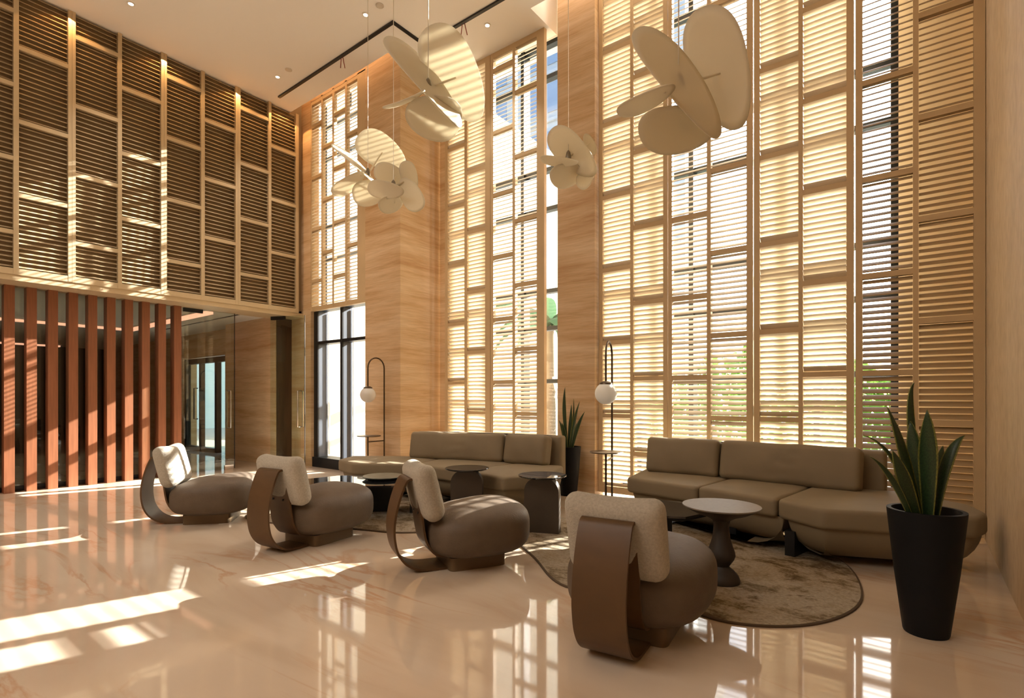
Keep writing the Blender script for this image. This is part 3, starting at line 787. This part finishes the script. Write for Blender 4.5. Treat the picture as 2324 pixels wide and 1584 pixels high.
def coffee_table(cx, cy, ang, hl, hw, label, legs, ztop=0.345):
    t = thing('coffee_table', (cx, cy, 0.012), label, 'table', 'black mirror coffee tables')
    a = math.radians(ang)
    def W(u, v): return (cx + u * math.cos(a) - v * math.sin(a), cy + u * math.sin(a) + v * math.cos(a))
    poly = [(-hl, -hw * 0.35), (-hl * 0.72, -hw), (hl * 0.6, -hw), (hl, -hw * 0.3), (hl, hw * 0.4), (hl * 0.66, hw), (-hl * 0.6, hw), (-hl, hw * 0.4)]
    P = [W(u, v) for u, v in poly]
    obj('table_top', MB().prism(P, ztop - 0.014, ztop), M_TABLETOP, t)
    obj('under_frame', MB().prism(inset(P, 0.03), ztop - 0.04, ztop - 0.0145), M_BLACKMETAL, t)
    for u, v, lx, ly in legs:
        q = [W(u - lx, v - ly), W(u + lx, v - ly), W(u + lx, v + ly), W(u - lx, v + ly)]
        obj('leg', MB().prism(q, 0.013, ztop - 0.041), M_BLACKMETAL, t)
    return t
coffee_table(-4.52, 3.46, 42, 0.68, 0.36, 'low black mirror coffee table with cut corners, on the left rug', [(0.08, 0.12, 0.16, 0.10), (-0.32, 0.05, 0.08, 0.12), (0.48, 0.05, 0.06, 0.12)])
coffee_table(-1.74, 3.90, 27, 0.52, 0.30, 'low black mirror coffee table half hidden by the nearest chair, on the right rug', [(0.1, 0.0, 0.14, 0.12), (-0.28, 0.0, 0.07, 0.12)])
t = thing('stone_tray', (-4.5, 3.62, 0.345), 'layered green-grey round tray on the left coffee table', 'tray')
obj('tray_base', MB().lathe([(0.0005, 0.0), (0.15, 0.0), (0.165, 0.012), (0.0005, 0.012)], 40, (-4.5, 3.62, 0.3455)), M_TRAY, t, True, 30)
obj('tray_rim', MB().lathe([(0.0005, 0.0122), (0.19, 0.0122), (0.215, 0.026), (0.21, 0.032), (0.17, 0.028), (0.0005, 0.026)], 40, (-4.5, 3.62, 0.3455)), M_TRAY, t, True, 30)

# ------------------------------------------------------------------ lamps
def floor_lamp(x, y, ang, label):
    t = thing('floor_lamp', (0, 0, 0), label, 'lamp', 'arched floor lamps')
    L = 0.15; top = 1.79; R = 0.15
    def part(n, mb, m, ang_=40): return link(n, mb.mesh(n, m, True, ang_), t)
    part('base', MB().lathe([(0.0005, 0), (0.16, 0), (0.165, 0.006), (0.16, 0.014), (0.0005, 0.016)], 40), M_LAMP)
    arc = [(L, 0, 0.014), (L, 0, top - R)] + [(R * math.cos(a), 0, top - R + R * math.sin(a)) for a in [k / 12 * PI for k in range(1, 13)]] + [(-L, 0, 1.36)]
    part('arched_pole', MB().tube(arc, 0.011, 10), M_LAMP)
    part('short_pole', MB().tube([(-L, 0, 0.014), (-L, 0, 0.64)], 0.011, 10), M_LAMP)
    part('cross_bar', MB().tube([(-L, 0, 0.56), (L, 0, 0.56)], 0.009, 8), M_LAMP)
    part('side_disc', MB().lathe([(0.0005, 0.638), (0.165, 0.640), (0.17, 0.645), (0.165, 0.652), (0.0005, 0.652)], 40, (-L + 0.02, 0, 0)), M_LAMP)
    part('shade_cap', MB().lathe([(0.0005, 1.372), (0.03, 1.37), (0.062, 1.352), (0.066, 1.338), (0.0005, 1.338)], 24, (-L, 0, 0)), M_LAMP)
    part('globe_shade', MB().lathe([(0.112 * math.sin(a), 1.245 - 0.112 * math.cos(a)) for a in [0.01 + k / 18 * (2.55) for k in range(19)]], 36, (-L, 0, 0)), M_OPAL, 90)
    t.location = (x, y, 0); t.rotation_euler = (0, 0, math.radians(ang))
floor_lamp(-6.35, 4.98, 91, 'arched bronze floor lamp with a white globe in front of the stone pilaster')
floor_lamp(-2.56, 5.0, 105, 'arched bronze floor lamp with a white globe before the louvres by the slim pillar')

# ------------------------------------------------------------------ planters
def planter(x, y, rt, rb, H, leaves, label):
    t = thing('potted_plant', (x, y, 0), label, 'plant', 'snake plants in black planters')
    obj('pot', MB().lathe([(0.0005, 0), (rb * 0.96, 0), (rb, 0.01), (rb + (rt - rb) * 0.55, H * 0.5), (rt, H - 0.01), (rt, H), (rt - 0.02, H), (rt - 0.026, H - 0.02), (rt - 0.04, H - 0.09), (0.0005, H - 0.09)], 56, (x, y, 0)), M_POT, t, True, 30)
    obj('soil', MB().lathe([(0.0005, H - 0.088), (rt - 0.044, H - 0.088), (rt - 0.05, H - 0.075), (0.0005, H - 0.06)], 24, (x, y, 0)), M_SOIL, t, True, 60)
    view = Vector((x, y, 0)).normalized()
    for tip, mid, base, wd in leaves:
        tip, mid, base = Vector(tip), Vector(mid), Vector(base)
        base.z = H - 0.085
        side = view.cross(Vector((0, 0, 1))).normalized()
        hs = sum(ord(ch) for ch in str(tip)) % 7 - 3
        side = (Matrix.Rotation(hs * 0.22, 3, 'Z') @ side)
        n = 12; vs = []; uvs = []
        for i in range(n + 1):
            s = i / n
            p = base * (1 - s) ** 2 + (mid * 2 - (base + tip) * 0.5) * 2 * s * (1 - s) + tip * s * s
            wdt = wd * 0.36 * (0.5 + 0.7 * math.sin(min(1, s * 1.5 + 0.1) * PI / 2)) * (1 - max(0, (s - 0.45) / 0.55) ** 1.7) + 0.0012
            sd_ = Matrix.Rotation(0.5 * s, 3, 'Z') @ side
            nrm = sd_.cross(Vector((0, 0, 1)))
            for q in (-1, 0, 1):
                pp = p + sd_ * wdt * q + nrm * (0.22 * wdt if q else 0.0)
                vs.append(pp); uvs.append(((q + 1) / 2, s))
        fs_ = []
        for i in range(n):
            for q in range(2): k = i * 3 + q; fs_.append((k, k + 1, k + 4, k + 3))
        m = MB(); m.add(vs, fs_)
        m.v = [(a - x, b - y, c_) for a, b, c_ in m.v]
        me = bpy.data.meshes.new('leaf'); me.from_pydata(m.v, [], m.f); me.materials.append(M_SNAKE)
        ul = me.uv_layers.new(name='UVMap')
        for lp in me.loops: ul.data[lp.index].uv = uvs[lp.vertex_index]
        for p_ in me.polygons: p_.use_smooth = True
        o = link('leaf', me, t)
        sm = o.modifiers.new('thick', 'SOLIDIFY'); sm.thickness = 0.004; sm.offset = 0
LV2 = [[[-0.216, 3.174, 1.012], [-0.094, 3.293, 0.873], [0.003, 3.386, 0.648], 0.038], [[-0.127, 3.343, 1.155], [-0.064, 3.377, 0.913], [0.012, 3.423, 0.643], 0.076], [[-0.016, 3.542, 1.282], [-0.032, 3.469, 1.068], [0.026, 3.469, 0.637], 0.049],
       [[0.036, 3.355, 1.141], [0.043, 3.391, 0.896], [0.043, 3.414, 0.637], 0.103], [[0.188, 3.523, 1.01], [0.118, 3.479, 0.871], [0.068, 3.448, 0.646], 0.067], [[0.104, 3.609, 0.946], [0.081, 3.541, 0.816], [0.059, 3.486, 0.65], 0.058],
       [[-0.19, 3.132, 0.914], [-0.102, 3.249, 0.789], [-0.013, 3.355, 0.646], 0.04], [[-0.101, 3.225, 0.94], [-0.062, 3.295, 0.798], [0.003, 3.375, 0.639], 0.09], [[-0.032, 3.454, 1.08], [-0.01, 3.441, 0.888], [0.019, 3.44, 0.641], 0.085]]
LV1 = [[[-3.368, 5.433, 1.332], [-3.372, 5.429, 1.004], [-3.338, 5.455, 0.58], 0.058], [[-3.199, 5.499, 1.153], [-3.264, 5.474, 0.9], [-3.314, 5.455, 0.582], 0.048], [[-3.315, 5.549, 1.189], [-3.311, 5.522, 0.896], [-3.339, 5.477, 0.579], 0.048],
       [[-3.159, 5.555, 1.031], [-3.241, 5.507, 0.82], [-3.304, 5.47, 0.581], 0.058], [[-3.443, 5.413, 0.923], [-3.398, 5.432, 0.765], [-3.356, 5.453, 0.58], 0.042], [[-3.369, 5.356, 0.901], [-3.353, 5.399, 0.742], [-3.333, 5.436, 0.572], 0.053],
       [[-3.315, 5.498, 1.12], [-3.323, 5.482, 0.845], [-3.337, 5.464, 0.58], 0.053], [[-3.28, 5.563, 0.885], [-3.295, 5.526, 0.737], [-3.325, 5.484, 0.579], 0.037]]
planter(0.032, 3.436, 0.166, 0.098, 0.63, LV2, 'snake plant in the large black planter near the right wall')
planter(-3.435, 5.62, 0.155, 0.108, 0.60, [[(a[0] - 0.1, a[1] + 0.165, a[2]) for a in q[:3]] + [q[3]] for q in LV1], 'snake plant in the smaller black planter in front of the slim pillar')

# ------------------------------------------------------------------ hanging flowers
FL = [
      ('large hanging paper flower left of the slim pillar, highest on the ceiling side', [-2.717, 2.579, 3.366], [[[-2.645, 2.76, 3.526], [0.064, 0.175, -0.284], [-0.148, -0.075, -0.06]], [[-2.722, 2.55, 3.415], [0.21, 0.161, -0.314], [0.052, -0.128, -0.129]], [[-2.731, 2.644, 3.191], [0.121, 0.156, -0.016], [-0.11, 0.06, -0.097]], [[-2.815, 2.441, 3.248], [0.209, 0.009, -0.008], [-0.069, 0.067, 0.04]]]),
      ('largest hanging paper flower, nearest the camera, before the right louvre screens', [-1.077, 2.955, 2.969], [[[-0.925, 3.198, 3.123], [0.049, 0.138, -0.315], [-0.17, 0.016, 0.029]], [[-1.061, 2.93, 2.983], [0.185, 0.141, -0.308], [-0.04, -0.125, -0.108]], [[-1.095, 3.017, 2.752], [0.161, 0.187, 0.057], [-0.029, 0.135, -0.073]], [[-1.203, 2.783, 2.847], [0.177, -0.016, 0.009], [-0.016, 0.087, -0.001]]]),
      ('sunlit hanging paper flower beside the narrow window screen', [-4.949, 3.766, 3.738], [[[-4.906, 3.924, 4.034], [0.131, 0.227, -0.148], [-0.088, -0.067, -0.152]], [[-5.033, 3.638, 3.846], [0.193, 0.148, -0.219], [0.098, -0.098, -0.087]], [[-5.076, 3.592, 3.599], [0.228, 0.049, 0.076], [-0.065, 0.101, -0.024]], [[-4.978, 3.819, 3.551], [0.118, 0.153, 0.055], [-0.07, 0.084, -0.104]]]),
      ('shaded hanging paper flower overlapping the sunlit one, before the pilaster', [-4.247, 3.548, 3.354], [[[-4.311, 3.549, 3.501], [0.083, 0.127, -0.035], [-0.06, 0.004, -0.082]], [[-4.267, 3.457, 3.299], [0.185, 0.079, -0.052], [-0.076, 0.042, -0.058]], [[-4.179, 3.7, 3.486], [-0.003, 0.062, -0.148], [-0.048, -0.067, -0.032]], [[-4.108, 3.655, 3.277], [0.071, 0.054, -0.166], [-0.099, -0.038, -0.039]], [[-4.336, 3.593, 3.211], [0.037, 0.129, 0.063], [-0.053, 0.073, -0.052]]]),
      ('small hanging paper flower in front of the slim stone pillar', [-2.831, 4.634, 3.655], [[[-2.809, 4.676, 3.714], [0.176, 0.135, -0.238], [-0.15, 0.03, -0.054]], [[-2.866, 4.506, 3.579], [0.205, 0.032, -0.065], [-0.063, 0.089, -0.001]], [[-2.873, 4.678, 3.5], [0.105, 0.143, 0.075], [-0.03, 0.123, -0.07]], [[-2.734, 4.835, 3.522], [0.028, 0.084, 0.163], [0.085, -0.001, -0.057]], [[-2.728, 4.889, 3.852], [0.008, 0.07, -0.089], [-0.045, -0.034, -0.02]]])]
for lab, hub, pets in FL:
    t = thing('hanging_flower', hub, lab, 'pendant', 'paper flowers hanging from the ceiling')
    H = Vector(hub)
    obj('hub', MB().lathe([(0.0005, -0.05), (0.022, -0.045), (0.03, 0.0), (0.02, 0.05), (0.006, 0.07)], 16, hub), M_HUB, t, True, 60)
    for cc, A, Bv in pets:
        cc, A, Bv = Vector(cc), Vector(A), Vector(Bv)
        Nv = A.cross(Bv).normalized()
        # the narrow end of a petal points to the hub
        if (H - cc).dot(A) > 0: A = -A
        rings_v = [cc]; fs_ = []; nr, ns = 6, 44
        for rI in range(1, nr + 1):
            for k in range(ns):
                a = 2 * PI * k / ns; rr = rI / nr
                u, v = math.cos(a), math.sin(a)
                su = math.copysign(abs(u) ** 0.9, u); sv = math.copysign(abs(v) ** 0.9, v)
                taper = 1.0 + 0.2 * u
                p = cc + A * su * rr + Bv * sv * rr * taper + Nv * (0.05 * A.length * (rr * su) ** 2 - 0.06 * Bv.length * (rr * sv) ** 2)
                rings_v.append(p)
        for k in range(ns): fs_.append((0, 1 + k, 1 + (k + 1) % ns))
        for rI in range(nr - 1):
            for k in range(ns):
                a0 = 1 + rI * ns; b0 = a0 + ns
                fs_.append((a0 + k, b0 + k, b0 + (k + 1) % ns, a0 + (k + 1) % ns))
        m = MB(); m.add(rings_v, fs_)
        o = obj('petal', m, M_PETAL, t, True, 80)
        sm = o.modifiers.new('thick', 'SOLIDIFY'); sm.thickness = 0.006; sm.offset = 0
        # bracket from the hub to the petal's inner part
        q = cc + A * max(-0.8, min(0.8, (H - cc).dot(A) / A.length_squared))
        obj('bracket', MB().tube([H, H.lerp(q, 0.5), q], [0.010, 0.008, 0.006], 6), M_PETAL, t, True)
    obj('cable', MB().tube([(hub[0], hub[1], hub[2] + 0.05), (hub[0], hub[1], ZC)], 0.0035, 6), M_CABLE, t)

# ------------------------------------------------------------------ outside
struct('ground_outside', B(-60, 6.75, -0.2, 40, 70, -0.02), M_PAVE)
struct('ground_outside_side', B(-60, 5.5, -0.2, -6.07, 6.75, -0.02), M_PAVE)
struct('wall_outside_daylight', B(-23, 5.8, -0.02, -22.5, 28, 7), M_DOOR_DAYLIGHT)  # added wall catching sun, so the hall door glass looks bright
struct('wall_outside_sun_blocker', B(-8.16, 6.05, 3.15, -7.68, 6.25, 9.5), M_CREAM, label='added unseen blade outside, cutting the sun through the narrow window')  # added sun blocker, out of view, limits the sunlit part of the lattice
struct('wall_outside_shade_post', B(0.18, 12.0, 5.50, 0.53, 12.2, 5.95).box(0.33, 12.05, -0.02, 0.38, 12.15, 5.50), M_CREAM, label='added box headed post outside, unseen behind the corner wall, blocking sun')  # added out of view to shade part of the open screen's sun
struct('wall_outside_wing', B(-10.6, 6.2, -0.02, -9.8, 16, 9.5), M_CREAM, label='pale rendered wing of the building outside the narrow window')
t = thing('apartment_building', (-17.5, 27, 0), 'white apartment building with blue windows across the street', 'building')
obj('facade', B(-26, 27, -0.02, -9.5, 34, 26), M_FACADE, t)
for k in range(9):
    z = 1.2 + k * 2.9
    for x in (-24.4, -21.7, -19.2, -17.4, -16.0, -13.6, -11.2):
        obj('window', B(x - 0.55, 26.94, z, x + 0.55, 27.02, z + 1.75), M_BLUEGLASS, t)
    obj('ledge', B(-26.05, 26.85, z - 0.6, -9.45, 27.0, z - 0.42), M_FACADE, t)
t = thing('palm_tree', (-7.25, 11.0, 0), 'young palm tree propped by white stakes outside the uncovered glass', 'tree')
obj('trunk', MB().tube([(-7.25, 11, 0), (-7.23, 11, 1.4), (-7.25, 11, 3.0)], [0.16, 0.12, 0.1], 10), M_TRUNK, t, True)
for k in range(14):
    a = k / 14 * 2 * PI + 0.2; m = MB(); vs = []; fs_ = []
    up = 0.9 + 0.5 * (k % 3)
    for i in range(9):
        s = i / 8; r_ = 1.5 * s; z = 3.0 + up * s - 1.5 * s * s; wd = 0.22 * math.sin(PI * min(1, s + 0.12)) + 0.02
        dx, dy = math.cos(a), math.sin(a)
        for q in (-1, 0, 1): vs.append((-7.25 + dx * r_ - dy * wd * q, 11 + dy * r_ + dx * wd * q, z - abs(q) * 0.1))
    for i in range(8):
        for q in range(2): kk = i * 3 + q; fs_.append((kk, kk + 1, kk + 4, kk + 3))
    m.add(vs, fs_); obj('frond', m, M_PALM, t, True)
for dx, dy in ((0.95, -0.3), (-0.7, -0.7), (0.1, 0.9)): obj('stake', MB().tube([(-7.25 + dx, 11 + dy, 0), (-7.25, 11, 1.9)], 0.035, 6), M_STAKE, t)
hg = MB()
for k in range(9000):
    x = random.uniform(-7.0, 4.5); yy = random.uniform(0, 1.4); z = random.uniform(0, 1) ** 0.8 * (2.3 + 0.5 * math.sin(x * 1.7) + 0.3 * math.sin(x * 4.1))
    y = 13 + yy; s = random.uniform(0.05, 0.13)
    a = Vector((random.uniform(-1, 1), random.uniform(-1, 1), random.uniform(-1, 1))).normalized() * s; b = a.orthogonal().normalized() * s * 0.6
    b = Matrix.Rotation(random.uniform(0, 6.28), 3, a.normalized()) @ b
    p = Vector((x, y, z)); hg.add([p - a, p + b, p + a, p - b], [(0, 1, 2, 3)])
o = obj('hedge_foliage', hg, M_LEAFBG); o['kind'] = 'stuff'; o['label'] = 'sunlit green hedge outside the right hand windows'; o['category'] = 'hedge'
